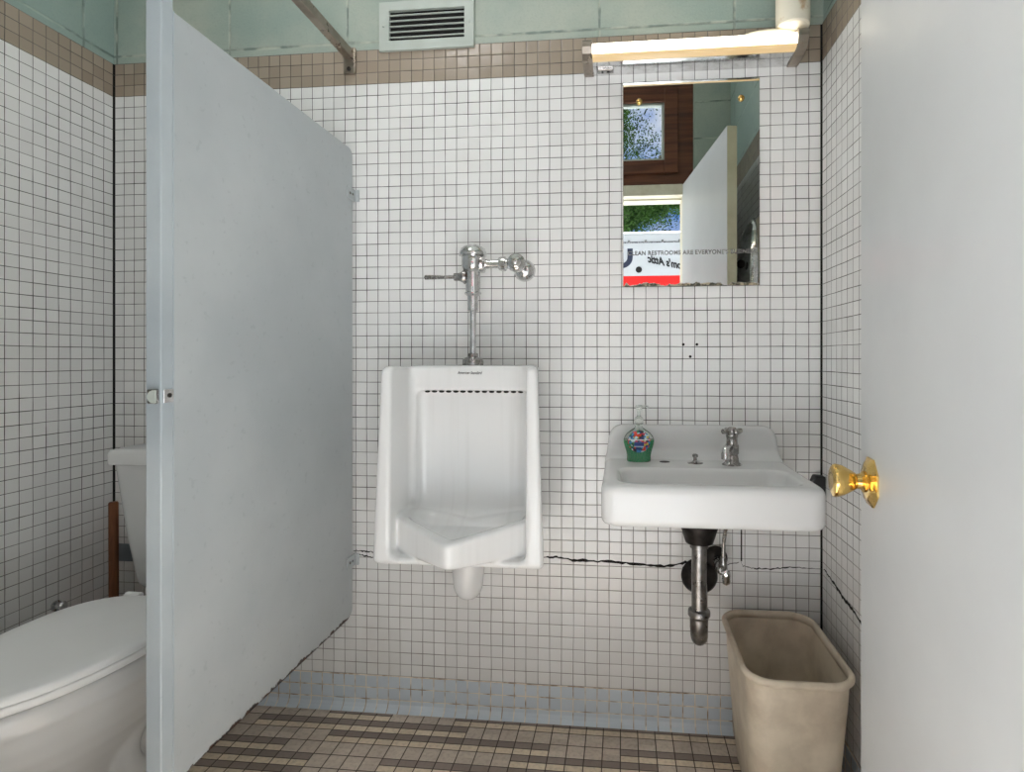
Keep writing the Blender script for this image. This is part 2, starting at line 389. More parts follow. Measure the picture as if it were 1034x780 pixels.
# signed-distance modelling with surface nets, for the porcelain
def smin(a, b, k): h = np.clip(.5+.5*(b-a)/k, 0, 1); return b*(1-h)+a*h-k*h*(1-h)
def smax(a, b, k): return -smin(-a, -b, k)
def sbox(x, y, z, c, h, r):
    qx, qy, qz = np.abs(x-c[0])-h[0]+r, np.abs(y-c[1])-h[1]+r, np.abs(z-c[2])-h[2]+r
    return np.sqrt(np.maximum(qx, 0)**2+np.maximum(qy, 0)**2+np.maximum(qz, 0)**2)+np.minimum(np.maximum(qx, np.maximum(qy, qz)), 0)-r
def nets(f, lo, hi, h):
    ax = [np.arange(a, b+h, h) for a, b in zip(lo, hi)]
    G = np.meshgrid(*ax, indexing='ij'); V = f(*G); n = V.shape; S = V < 0
    cs = tuple(q-1 for q in n); acc = np.zeros(cs+(3,)); cnt = np.zeros(cs)
    for a in range(3):
        s0 = [slice(None)]*3; s1 = [slice(None)]*3; s0[a] = slice(None, -1); s1[a] = slice(1, None)
        va, vb = V[tuple(s0)], V[tuple(s1)]; m = (va < 0) != (vb < 0)
        t = np.where(m, va/np.where(m, va-vb, 1), 0)
        P = np.stack([g[tuple(s0)] for g in G], -1); P[..., a] += t*h; P *= m[..., None]
        o = [q for q in range(3) if q != a]
        for i in (0, 1):
            for j in (0, 1):
                sl = [slice(None)]*3; sl[o[0]] = slice(i, i+cs[o[0]]); sl[o[1]] = slice(j, j+cs[o[1]])
                acc += P[tuple(sl)]; cnt += m[tuple(sl)]
    act = cnt > 0; idx = -np.ones(cs, int); idx[act] = np.arange(act.sum())
    verts = acc[act]/cnt[act][:, None]; faces = []
    for a in range(3):
        o = [(a+1) % 3, (a+2) % 3]
        s0 = [slice(None)]*3; s1 = [slice(None)]*3; s0[a] = slice(None, -1); s1[a] = slice(1, None)
        sa, sb = S[tuple(s0)], S[tuple(s1)]; m = sa != sb
        E = np.argwhere(m); E = E[(E[:, o[0]] > 0) & (E[:, o[1]] > 0) & (E[:, o[0]] < n[o[0]]-1) & (E[:, o[1]] < n[o[1]]-1)]
        def c(i, j): Q = E.copy(); Q[:, o[0]] -= i; Q[:, o[1]] -= j; return idx[Q[:, 0], Q[:, 1], Q[:, 2]]
        q = np.stack([c(1, 1), c(0, 1), c(0, 0), c(1, 0)], 1)
        fl = ~sa[E[:, 0], E[:, 1], E[:, 2]]; q[fl] = q[fl][:, ::-1]; faces.append(q)
    return verts, np.concatenate(faces)
def sdf_obj(name, f, lo, hi, h, mat, parent=None, sm=2):
    v, q = nets(f, lo, hi, h)
    me = bpy.data.meshes.new(name); me.from_pydata(v.tolist(), [], q.tolist()); me.update()
    o = link_mesh(name, me, mat, parent, True)
    if sm: m = o.modifiers.new('smooth', 'SMOOTH'); m.iterations = sm; m.factor = .5
    return o

# ------------------------------------------------------------------ the room
TK = .15
def shell(name, a, b, mat): return struct(obj(name, box(BM(), a, b), mat))
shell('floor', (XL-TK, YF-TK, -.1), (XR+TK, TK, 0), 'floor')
shell('ceiling', (XL-TK, YF-TK, ZC), (XR+TK, TK, ZC+.1), 'ceiling')
REC = .006
w = shell('wall_back', (XL-TK, REC, 0), (XR+TK, TK, ZC), 'block_x')
obj('tile_wainscot', box(BM(), (XL, 0, 0), (XR, REC, ZT)), 'tile_back', w)
w = shell('wall_left', (XL-TK, YF, 0), (XL-REC, REC, ZC), 'block_y')
obj('tile_wainscot', box(BM(), (XL-REC, YF, 0), (XL, 0, ZT)), 'tile_side', w)
w = shell('wall_right', (XR+REC, YF, 0), (XR+TK, REC, ZC), 'block_y')
obj('tile_wainscot', box(BM(), (XR, YF, 0), (XR+REC, 0, ZT)), 'tile_side', w)
DX0, DX1 = -.56, .395            # hole in the front wall for the door and the panel over it
DZ = 2.086
bm = BM(); box(bm, (XL-TK, YF-TK, 0), (DX0, YF, ZC)); box(bm, (DX1, YF-TK, 0), (XR+TK, YF, ZC))
w = struct(obj('wall_front', bm, 'block_x'))
bm = BM(); box(bm, (XL, YF, 0), (DX0, YF+REC, ZT)); box(bm, (DX1, YF, 0), (XR, YF+REC, ZT))
obj('tile_wainscot', bm, 'tile_back', w)
# cove base, its foot curved on to the floor
ZB = H-27*PT*1.0152
prof = [(0, ZB), (-.004, ZB-.001), (-.005, ZB-.004), (-.005, .03), (-.007, .018), (-.013, .008), (-.022, .002), (-.026, 0), (0, 0)]
struct(obj('baseboard_back', prism(BM(), prof, 'x', XL, XR), 'tile_back'))
struct(obj('baseboard_left', prism(BM(), [(XL-p[0], p[1]) for p in prof], 'y', YF+.01, 0), 'tile_side'))
struct(obj('baseboard_right', prism(BM(), [(XR+p[0], p[1]) for p in prof], 'y', YF+.01, 0), 'tile_side'))

# door frame, wooden panel above it with the small window
bm = BM()
box(bm, (DX0, YF-TK, 0), (DX0+.06, YF+.012, DZ)); box(bm, (.335, YF-TK, 0), (DX1, YF+.012, DZ))
box(bm, (DX0+.06, YF-TK, 2.026), (.335, YF+.012, DZ))
box(bm, (DX0+.06, YF-TK, 2.018), (.335, YF-.06, 2.03))
struct(obj('trim_1', bm, 'cream', bevel=.003), 'cream painted door frame')
WX0, WX1, WZ0, WZ1 = -.42, .236, 2.233, 2.560
bm = BM()
YP = YF-.03
for a, b in (((DX0, DZ), (WX0, ZC)), ((WX1, DZ), (DX1, ZC)), ((WX0, DZ), (WX1, WZ0)), ((WX0, WZ1), (WX1, ZC))):
    box(bm, (a[0], YP-.04, a[1]), (b[0], YP, b[1]))
p = struct(obj('trim_2', bm, 'wood'), 'dark stained wooden panel above the door')
bm = BM(); m_ = .075
for a, b in (((WX0-m_, WZ0-m_), (WX0, WZ1+m_)), ((WX1, WZ0-m_), (WX1+m_, WZ1+m_)), ((WX0, WZ0-m_), (WX1, WZ0)), ((WX0, WZ1), (WX1, WZ1+m_))):
    box(bm, (a[0], YP, a[1]), (b[0], YP+.014, b[1]))
obj('moulding', bm, 'wood', p, bevel=.004)
win = struct(empty('window_1', (0, YP, WZ0)), 'small square window in the wooden panel above the door')
bm = BM(); t_ = .014
for a, b in (((WX0, WZ0), (WX0+t_, WZ1)), ((WX1-t_, WZ0), (WX1, WZ1)), ((WX0, WZ0), (WX1, WZ0+t_)), ((WX0, WZ1-t_), (WX1, WZ1))):
    box(bm, (a[0], YP-.035, a[1]), (b[0], YP-.002, b[1]))
obj('window_frame', bm, 'vent', win, bevel=.002)
obj('window_pane', box(BM(), (WX0+.005, YP-.022, WZ0+.005), (WX1-.005, YP-.018, WZ1-.005)), 'pane', win)
settle(win)

# the door leaf, swung in
hx, hy = .332, .273-D; ex, ey = .4312, 1.0565-D
dv = Vector((ex-hx, ey-hy, 0)); L = dv.length; dv.normalize(); nl = Vector((-dv.y, dv.x, 0)); TD = .042
door = struct(empty('door_1', (hx, hy, 0)), 'white painted door standing open on the right')
def dquad(z): return [Vector((hx, hy, z)), Vector((ex, ey, z)), Vector((ex, ey, z))-nl*TD, Vector((hx, hy, z))-nl*TD]
bm = loft(BM(), [dquad(.012), dquad(DZ-.004)])
leaf = obj('door_leaf', bm, 'door', door, bevel=.002)
leaf.data.materials.append(M['door_edge'])
for pl in leaf.data.polygons:
    if abs(pl.normal.dot(dv)) > .9: pl.material_index = 1
kc = Vector((ex, ey, 0))-dv*.062; kc.z = H+(CY-487)*(-kc.x*ST+(kc.y+D)*CT)/F
octo = lambda t: 1/math.cos(((t+math.pi/8) % (math.pi/4))-math.pi/8)
for side, o0, name in ((1, kc, 'door_knob'), (-1, kc-nl*TD, 'door_knob')):
    d = nl*side
    k = obj('door_knob', lathe(BM(), o0, d, [(.004, .012), (.010, .0175), (.014, .018), (.017, .0135), (.024, .0125), (.027, .015), (.029, .0165), (.046, .026), (.057, .0285), (.061, .027), (.064, .021), (.063, .008)], 32, wob=lambda t: 1+.03*math.cos(8*t)), 'brass', door, True, angle=.7)
    k['label'] = 'flared polished brass door knob'
    r = obj('rosette', lathe(BM(), o0, d, [(0, .0405), (.003, .0405), (.006, .034), (.009, .030), (.011, .018)], 32, wob=octo), 'brass', k, True, angle=.5)
obj('latch_bolt', box(BM(), Vector((ex, ey, kc.z))-nl*.027-Vector((0, 0, .011)), Vector((ex, ey, kc.z))-nl*.015+dv*.01+Vector((0, 0, .011))), 'brass', door)
settle(door)

# crack in the tile
def crack(name, pts, w0, label, norm='y'):
    bm = BM(); P = []
    for a, b in zip(pts, pts[1:]):
        for j in range(7):
            t = j/7; P.append(a.lerp(b, t)+Vector((0, 0, random.uniform(-.0022, .0022))))
    P.append(pts[-1]); top, bot = [], []
    for i, q in enumerate(P):
        k = w0*(.35+.9*random.random())*min(1, .3+3*min(i, len(P)-1-i)/len(P))
        off = Vector((0, -.0012, 0)) if norm == 'y' else Vector((-.0012, 0, 0))
        top.append(q+off+Vector((0, 0, k))); bot.append(q+off-Vector((0, 0, k)))
    off2 = Vector((0, .0011, 0)) if norm == 'y' else Vector((.0011, 0, 0))
    rings = [[a, b, b+off2, a+off2] for a, b in zip(top, bot)]
    return struct(obj(name, loft(bm, rings), 'crack'), label)
wp = lambda u, v: at(u, v, D)
def rp(u, v):
    r = (u-CX)/F; Y = XR*(CT+r*ST)/(r*CT-ST); dep = -XR*ST+Y*CT
    return Vector((XR, Y-D, H+(CY-v)*dep/F))
crack('trim_3', [wp(357, 556), wp(368, 556.5), wp(376, 557.5), wp(400, 559)], .0026, 'black crack in the tile left of the urinal')
crack('trim_4', [wp(357, 559), wp(366, 561), wp(377, 563), wp(400, 564)], .0018, 'thin crack under the black one left of the urinal')
crack('trim_5', [wp(540, 565), wp(553, 563), wp(566, 563), wp(580, 566), wp(600, 567), wp(625, 568), wp(650, 570), wp(674, 572), wp(692, 568), wp(703, 571), wp(730, 572), wp(746, 568)], .0038, 'black crack running through the tile from urinal to sink')
crack('trim_6', [wp(748, 567), wp(750, 572), wp(762, 574), wp(778, 575), wp(795, 573), wp(812, 574), wp(831.5, 575)], .0016, 'thin crack in the tile right of the drain')
crack('trim_7', [rp(832, 575), rp(838, 583), rp(846, 595), rp(853, 606), rp(862, 617), rp(872, 634), rp(885, 654)], .0042, 'crack running down the right wall', 'x')
struct(obj('trim_8', box(BM(), wp(748.6, 567)-Vector((.002, .0012, 0)), wp(748.6, 535)+Vector((.002, 0, 0))), 'crack'), 'black open joint in the tile behind the sink')
a, b = wp(120.5, 549), wp(131, 567)
struct(obj('trim_9', box(BM(), (a.x, -.002, b.z), (b.x+.02, 0, a.z)), 'patch'), 'slate grey patch in the tile behind the toilet')
# screw holes between mirror and sink
for (u, v), nm in zip(((690, 348), (703.7, 348), (697, 360.3)), ('left', 'right', 'lower')):
    c = wp(u, v)
    struct(obj('trim_%d' % (10+['left', 'right', 'lower'].index(nm)), lathe(BM(), c+Vector((0, .002, 0)), (0, -1, 0), [(0, .0042), (.0028, .0042)], 14), 'dark'),
           nm + ' one of three dark screw holes in the tile above the sink')

# ------------------------------------------------------------------ toilet partition
PX, PXB = -.855, -.882
Y0, Y1 = .984-D, 1.695-D
part = thing('toilet_partition', 'grey painted metal toilet partition panel with its post and head rail', 'partition', (PX, Y0, 0))
poly = [(Y0, .300), (Y1-.03, .300)]
for j in range(7): a = math.radians(-90+15*j); poly.append((Y1-.03+.03*math.cos(a), .33+.03*math.sin(a)))
for j in range(7): a = math.radians(15*j); poly.append((Y1-.025+.025*math.cos(a), 1.758+.025*math.sin(a)))
poly.append((Y0, 1.783))
obj('panel', prism(BM(), poly, 'x', PXB, PX), 'metal_paint', part, bevel=.003)
YA, YB = .956-D, .984-D
post = obj('post', box(BM(), (-.8865, YA, 0), (PX, YB, 2.10)), 'post', part, bevel=.0022)
obj('post_seam', box(BM(), (PX-.01, YB-.0008, .0), (PX+.0012, YB+.0016, 1.783)), 'post', part)
obj('shoe', box(BM(), (-.895, YA-.008, 0), (PX+.008, YB+.006, .08)), 'chrome_dull', part, bevel=.002)
for z in (1.639, .475):
    bm = BM(); box(bm, (PX-.001, Y1-.04, z-.019), (PX+.004, -.003, z+.019)); box(bm, (PX, -.006, z-.019), (PX+.016, 0, z+.019))
    br = obj('wall_bracket', bm, 'metal_paint', part, bevel=.0015)
    bm = BM()
    for dy in (-.028, -.012): lathe(bm, (PX+.004, Y1+dy+.004, z), (1, 0, 0), [(0, .0045), (.0015, .004), (.002, .001)], 12)
    obj('screw', bm, 'chrome_dull', br, True)
p1, p2 = at(353.5, 60, D), Vector((-.868, YA-.01, 2.118))
xr = -.868
hr = obj('head_rail', box(BM(), (xr-.013, YA, 2.075), (xr+.013, -.004, 2.105)), 'rail', part, bevel=.003)
bm = BM(); box(bm, (xr-.02, -.012, 2.03), (xr+.02, 0, 2.112)); obj('flange', bm, 'rail', hr, bevel=.003)
obj('screw', lathe(BM(), (xr, -.012, 2.043), (0, -1, 0), [(0, .007), (.004, .006), (.006, .002)], 14), 'iron', hr, True)
# keeper for the stall latch on the post
zc = H-(400.5-CY)*1.035/F
kp = obj('latch_keeper', BM() if False else box(BM(), (PX-.001, YA+.004, zc-.0125), (PX+.0025, YB-.001, zc+.0125)), 'chrome', part, bevel=.001)
bm = BM(); box(bm, (-.8755, YA-.010, zc-.0135), (PX-.003, YA, zc+.0135)); obj('strike', bm, 'chrome_dull', kp, bevel=.002)
pts = []
for j in range(13): a = math.radians(90+15*j); pts.append((-.8605+.0120*math.cos(a), zc+.0120*math.sin(a)))
pts += [(-.8552, zc-.0120), (-.8552, zc+.0120)]
obj('plate', prism(BM(), pts, 'y', YA-.013, YA-.010), 'vent', kp, bevel=.001)
obj('screw', lathe(BM(), (PX+.0025, (YA+YB)/2+.003, zc+.001), (1, 0, 0), [(0, .0045), (.0015, .0042), (.0022, .001)], 14), 'iron', kp, True)
settle(part)

# ------------------------------------------------------------------ urinal
UX = -.4185
def urinal(x, y, z):
    X = x-UX; d = -y; ax = np.abs(X)
    hw = np.interp(d, [0, .33], [.160, .216])+np.interp(z, [.60, 1.10], [.008, -.008])*np.clip(d/.33, 0, 1)
    df = np.interp(z, [.6, 1.09], [.338, .325])
    body = smax(ax-hw, smax(d-df, smax(z-1.098, .586-z, .012), .020), .016)
    body = np.maximum(body, -d)
    # cavity between the side shields
    cav = smax(ax-.1765, .187-d, .022)
    cav = smax(cav, .605-z, .02)
    rec = smax(smax(ax-.163, .160-d, .03), z-1.028, .02); rec = smax(rec, .64+np.clip(.25-d,0,1)*.5-z, .06)
    cav = smin(cav, rec, .006)
    s = smax(body, -cav, .010)
    # bowl with pointed lip
    dl = .415-.135*np.clip(np.sqrt(ax**2+.012**2)-.012, 0, 1)/.178
    lt = np.interp(ax, [0, .178], [.672, .700])
    bowl = smax(smax(ax-.19, d-dl, .02)*.9, smax(z-lt, .606-z, .016), .016); bowl = np.maximum(bowl, -d)
    inn = smax(smax(ax-.170, d-(dl-.028), .03)*.9, .150-d, .03)
    fl = .645+np.clip(.30-d, 0, 1)*.15+.9*np.clip(np.clip(.24-d, 0, 1)-.02, 0, 1)
    inn = smax(inn, (fl-z)*.7, .075)
    bowl = smax(bowl, -inn, .010)
    bowl = np.maximum(bowl, ax-hw+.006); s = smin(s, bowl, .008)
    # trap under the bowl
    bx, by, bz = X+.018, d-.16, z-.56
    rr = np.interp(z, [.42, .47, .56, .62], [.030, .041, .050, .065])
    trap = smax(np.sqrt(bx**2+by**2)-rr, .432-z, .035)
    trap = smax(trap, z-.63, .01)
    s = smin(s, trap, .02)
    return s
ur = thing('urinal', 'white porcelain urinal with side shields and a pointed lip on the back wall', 'urinal', (UX, 0, .43))
sdf_obj('bowl', urinal, (UX-.24, -.44, .41), (UX+.24, .008, 1.12), .0045, 'urinal', ur, 1)
bm = BM()
for i in range(14):
    x = UX-.135+.27*i/13
    m = Matrix.Translation((x, -.1685, 1.024)) @ Matrix.Diagonal((.0080, .006, .0038, 1))
    bmesh.ops.create_uvsphere(bm, u_segments=10, v_segments=6, radius=1, matrix=m)
hl = obj('flush_holes', bm, 'dark', ur, True); hl['label'] = 'row of dark flush holes'
c = at(462, 378, D-.187)
text_mesh('American Standard', .0115, .0003, 'ink', 'maker_lettering', ur, Vector((c.x, -.1883, c.z)), Matrix.Rotation(math.pi/2, 3, 'X'), shear=.35, width=.071)
settle(ur)

# flush valve
VX, VY = -.434, 1.589-D
fv = thing('flush_valve', 'chrome manual flush valve above the urinal', 'flush valve', (VX, VY, 1.10))
obj('body', lathe(BM(), (VX, VY, 1.325), (0, 0, 1), [(0, .019), (.002, .022), (.045, .0215), (.050, .027), (.056, .0315), (.062, .033), (.090, .033), (.094, .031)], 40), 'chrome', fv, True, angle=.6)
obj('cap', lathe(BM(), (VX, VY, 1.417), (0, 0, 1), [(0, .035), (.001, .040), (.006, .041), (.012, .039), (.022, .034), (.028, .026), (.031, .014), (.033, .012), (.034, .009), (.0345, .002)], 40), 'chrome', fv, True, angle=.7)
obj('coupling', lathe(BM(), (VX, VY, 1.255), (0, 0, 1), [(0, .0135), (.003, .0165), (.045, .0168), (.047, .019), (.052, .0245), (.055, .0245), (.058, .021), (.072, .0215)], 32), 'chrome', fv, True, angle=.6)
obj('flush_tube', lathe(BM(), (VX, VY, 1.12), (0, 0, 1), [(0, .0095), (.14, .0095)], 24), 'chrome', fv, True, angle=.6)
obj('spud_nut', lathe(BM(), (VX, VY, 1.094), (0, 0, 1), [(0, .030), (.010, .031), (.020, .030), (.026, .024), (.028, .0165), (.038, .0155), (.040, .011)], 32), 'chrome_dull', fv, True, angle=.6)
hd = obj('handle', lathe(BM(), (VX-.052, VY, 1.357), (-1, 0, 0), [(0, .0055), (.02, .0055), (.085, .0068), (.092, .0068), (.094, .004)], 20), 'chrome_dull', fv, True, angle=.7)
obj('handle_socket', lathe(BM(), (VX-.018, VY, 1.357), (-1, 0, 0), [(0, .021), (.008, .022), (.012, .017), (.02, .013), (.022, .012), (.038, .011), (.040, .006)], 24), 'chrome_dull', hd, True, angle=.6)
SX = -.304; SZ = 1.393
obj('supply_arm', lathe(BM(), (VX+.025, VY, SZ), (1, 0, 0), [(0, .026), (.008, .025), (.012, .014), (.028, .0125), (.052, .0125), (.053, .019), (.060, .021), (.072, .021), (.074, .015), (.105, .015)], 28), 'chrome', fv, True, angle=.6)
bm = BM()
lathe(bm, (SX, 0-.001, SZ), (0, -1, 0), [(0, .012), (.12, .012)], 20)
lathe(bm, (SX, -.085, SZ), (0, -1, 0), [(0, .018), (.015, .0225), (.035, .0235), (.042, .022), (.046, .026), (.052, .027), (.056, .025), (.060, .018), (.066, .0165), (.069, .011), (.071, .009)], 28)
st = obj('stop_valve', bm, 'chrome', fv, True, angle=.6)
obj('screw_cap', lathe(BM(), (SX, -.155, SZ), (0, -1, 0), [(0, .007), (.005, .0065), (.006, .002)], 16), 'chrome', st, True, angle=.6)
obj('escutcheon', lathe(BM(), (SX+.002, 0, SZ-.002), (0, -1, 0), [(0, .034), (.004, .034), (.010, .030), (.020, .022), (.024, .014)], 36), 'chrome', fv, True, angle=.8)
settle(fv)

# ------------------------------------------------------------------ sink
KX = .2075; KZ = .822
def sink(x, y, z):
    X = x-KX; d = -y; ax = np.abs(X)
    # apron box
    b = ax
    b = np.maximum(smax(smax(ax-.2575, d-.411, .040), smax(z-KZ, .7225-z, .022), .020), -d)
    # back splash, leaning in to its top
    sl = np.interp(z, [KZ, .918], [.255, .244])
    th = .022+.030*np.clip(1-(z-KZ)/.030, 0, 1)**2
    sp = smax(smax(ax-sl, z-.918, .045), smax(d-th, KZ-.05-z, .004), .014); sp = np.maximum(sp, -d)
    s = smin(b, sp, .012)
    # basin
    flo = .742
    bas = smax(smax(ax-.212, smax(d-.372, .196-d, .04), .045)+np.clip((KZ-z), 0, .1)*.30, flo-z, .035)
    s = smax(s, -bas, .010)
    # shallow step of the deck inside the rim
    dk = smax(smax(ax-.232, smax(d-.389, .040-d, .02), .03), (KZ-.0045)-z, .004)
    # bowl belly under the deck
    be = smax(np.sqrt((X/1.35)**2+(d-.235)**2)-.115, .712-z, .02); be = smax(be, z-.78, .01)
    s = smin(s, be, .01); s = smax(s, -bas, .010)
    return s
sk = thing('sink', 'white enamelled wall hung sink with back splash under the mirror', 'sink', (KX, 0, .72))
sdf_obj('basin', sink, (KX-.27, -.43, .70), (KX+.27, .008, .935), .0038, 'porcelain', sk, 2)
DZK = KZ-.0005
obj('faucet_hole', lathe(BM(), (.121, at(671, 466, 1.61).y, DZK-.004), (0, 0, 1), [(0, .0150), (.0048, .0150)], 24), 'dark', sk)['label'] = 'dark empty faucet hole'
st = obj('chain_stay', lathe(BM(), (.2055, at(702, 466.5, 1.60).y, DZK-.001), (0, 0, 1), [(0, .0225), (.003, .022), (.006, .011), (.009, .005), (.018, .0045), (.019, .008), (.025, .008), (.027, .005)], 24), 'chrome_dull', sk, True, angle=.6)
obj('drain', lathe(BM(), (KX, -.285, .739), (0, 0, 1), [(0, .030), (.006, .030), (.007, .026), (.005, .016)], 28), 'chrome_dull', sk, True, angle=.6)
fx, fy = .304, at(739, 470, 1.585).y
bm = BM()
lathe(bm, (fx, fy, DZK-.001), (0, 0, 1), [(0, .027), (.003, .027), (.006, .023), (.010, .0195), (.030, .0165), (.034, .019), (.056, .019), (.060, .0155), (.075, .0145), (.080, .0165), (.086, .0165), (.090, .008)], 28)
fc = obj('faucet', bm, 'chrome_dull', sk, True, angle=.6)
bm = BM(); tube(bm, [(fx, fy, DZK+.044), (fx-.014, fy-.022, DZK+.052), (fx-.024, fy-.042, DZK+.050), (fx-.026, fy-.048, DZK+.036)], .0098, 16)
lathe(bm, (fx-.026, fy-.048, DZK+.042), (0, 0, -1), [(0, .0105), (.003, .0115), (.018, .0115), (.019, .009)], 20)
obj('spout', bm, 'chrome', fc, True, angle=.6)
bm = BM(); hz = DZK+.094
lathe(bm, (fx, fy, hz-.012), (0, 0, 1), [(0, .010), (.006, .013), (.018, .013), (.022, .011), (.024, .006)], 20)
for k in range(4):
    a = math.radians(20+90*k); dx, dy = math.cos(a), math.sin(a)
    lathe(bm, (fx+dx*.008, fy+dy*.008, hz), (dx, dy, 0), [(0, .0045), (.006, .005), (.014, .0075), (.021, .0072), (.024, .003)], 14)
obj('cross_handle', bm, 'chrome_dull', fc, True, angle=.7)
settle(sk)

# drain pipe and trap
PXX, PY = .2005, 1.483-D
dp = thing('drain_pipe', 'tarnished chrome drain pipe and trap hanging under the sink', 'pipe', (PXX, PY, .35))
obj('strainer_cup', lathe(BM(), (PXX+.002, PY+.01, .7095), (0, 0, -1), [(0, .050), (.034, .050), (.044, .046), (.076, .036), (.079, .026)], 32), 'iron', dp, True, angle=.6)
obj('tailpiece', lathe(BM(), (PXX, PY, .635), (0, 0, -1), [(0, .024), (.012, .024), (.014, .0195), (.20, .0195)], 28), 'pipe_metal', dp, True, angle=.6)
tp = obj('trap', tube(BM(), [(PXX, PY, .455), (PXX, PY, .41), (PXX+.002, PY+.012, .384), (PXX+.006, PY+.042, .372), (PXX+.012, PY+.072, .386), (PXX+.014, PY+.082, .42), (PXX+.016, PY+.095, .448), (PXX+.022, PY+.13, .460), (.2315, -.01, .462), (.2315, -.001, .462)], lambda t: .0245-.006*min(1, t*1.6), 20), 'pipe_metal', dp, True)
obj('slip_nut', lathe(BM(), (PXX, PY, .462), (0, 0, -1), [(0, .022), (.003, .0275), (.008, .029), (.016, .029), (.019, .026), (.024, .0245)], 24), 'pipe_metal', tp, True, angle=.5)
obj('escutcheon', lathe(BM(), (.2315, 0, .462), (0, -1, 0), [(0, .054), (.005, .054), (.016, .045), (.026, .026)], 36), 'iron', dp, True, angle=.8)
settle(dp)
sv = thing('supply_valve', 'chrome supply stop valve under the sink right of the drain', 'valve', (.29, -.1, .48))
obj('escutcheon', lathe(BM(), (.2785, 0, .518), (0, -1, 0), [(0, .036), (.004, .036), (.013, .030), (.022, .016)], 32), 'iron', sv, True, angle=.8)
bm = BM(); lathe(bm, (.2805, 0, .518), (0, -1, 0), [(0, .010), (.07, .010), (.072, .014), (.10, .014), (.105, .008)], 20)
lathe(bm, (.2865, -.090, .518), (0, 0, 1), [(-.012, .010), (.0, .012), (.02, .010), (.034, .008)], 18)
obj('body', bm, 'chrome_dull', sv, True, angle=.6)
m = lathe(BM(), (.2895, -.104, .508), (0, -1, -.15), [(0, .006), (.008, .010), (.013, .0155), (.021, .016), (.025, .011)], 24, wob=lambda t: 1-.36*math.cos(2*t)+.05*math.cos(12*t))
obj('handle', m, 'chrome', sv, True, angle=.7)
obj('riser', tube(BM(), [(.2865, -.090, .548), (.288, -.093, .60), (.295, -.11, .67), (.301, -.12, .722)], .0055, 14), 'chrome_dull', sv, True)
settle(sv)

# black block in the corner
c = at(828, 485, 1.60)
tag(obj('rubber_bumper', prism(BM(), [(.552, .722), (.5875, .716), (.5875, .774), (.560, .776), (.549, .752)], 'y', -.034, -.0003), 'black_rubber', bevel=.003),
    'small black rubber block wedged between the sink and the right wall', 'bumper')

# soap bottle
bx, by = at(645, 466, 1.61).x, at(645, 466, 1.61).y
soap = thing('soap_dispenser', 'green liquid soap pump bottle with printed round label on the sink', 'soap bottle', (bx, by-.004, DZK))
prof = [(0, .031), (.002, .033), (.006, .034), (.018, .034), (.030, .036), (.044, .0405), (.056, .0435), (.064, .0435), (.074, .040), (.084, .032), (.092, .021), (.098, .012), (.104, .0098), (.112, .0098)]
def ell(z, hx, k=.56, n=40): return [Vector((hx*math.cos(2*math.pi*i/n), hx*k*math.sin(2*math.pi*i/n), z)) for i in range(n)]
obj('bottle', loft(BM(), [ell(z, r, .56 if z < .095 else .56+.44*min(1, (z-.095)/.01)) for z, r in prof]), 'clear', soap, True, angle=1.0)
lp = [(z, r-.0018) for z, r in prof if z <= .064]; lp[0] = (.002, lp[0][1]); lp = [q for i, q in enumerate(lp) if i != 1]
obj('liquid', loft(BM(), [ell(z, r) for z, r in lp]), 'soap', soap, True, angle=1.0)
bm = BM(); cen = None; rows = []
def front(x, z):
    r = np.interp(z, [p[0] for p in prof], [p[1] for p in prof]); t = max(0., 1-(x/r)**2); return -(r*.56*math.sqrt(t)+.0008)
rl = .0315
for i in range(0, 9):
    rr = rl*i/8
    rows.append([Vector((rr*math.cos(2*math.pi*j/32), front(rr*math.cos(2*math.pi*j/32), .061+rr*math.sin(2*math.pi*j/32)), .061+rr*math.sin(2*math.pi*j/32))) for j in range(32)] if i else None)
vs = [[bm.verts.new(p) for p in r] for r in rows[1:]]; c0 = bm.verts.new((0, front(0, .061), .061))
for j in range(32): bm.faces.new((c0, vs[0][j], vs[0][(j+1) % 32]))
for a_, b_ in zip(vs, vs[1:]):
    for j in range(32): bm.faces.new((a_[j], a_[(j+1) % 32], b_[(j+1) % 32], b_[j]))
lb = obj('label', bm, 'label', soap, True); lb['label'] = 'round printed label in red, blue and yellow'
pm = obj('pump', lathe(BM(), (0, 0, .106), (0, 0, 1), [(0, .0125), (.002, .0135), (.014, .0135), (.020, .0115), (.024, .006), (.030, .0048), (.048, .0045)], 24, wob=lambda t: 1+.02*math.cos(16*t)), 'clear', soap, True, angle=.8)
bm = BM(); lathe(bm, (0, 0, .150), (0, 0, 1), [(0, .0085), (.004, .0095), (.010, .0095), (.013, .007)], 20)
tube(bm, [(0, 0, .158), (.012, -.002, .159), (.024, -.003, .158), (.027, -.003, .154)], .0036, 12)
obj('nozzle', bm, 'clear', pm, True, angle=.8)
obj('dip_tube', tube(BM(), [(0, 0, .11), (.001, 0, .06), (.004, 0, .01)], .0022, 8), 'clear', pm, True)

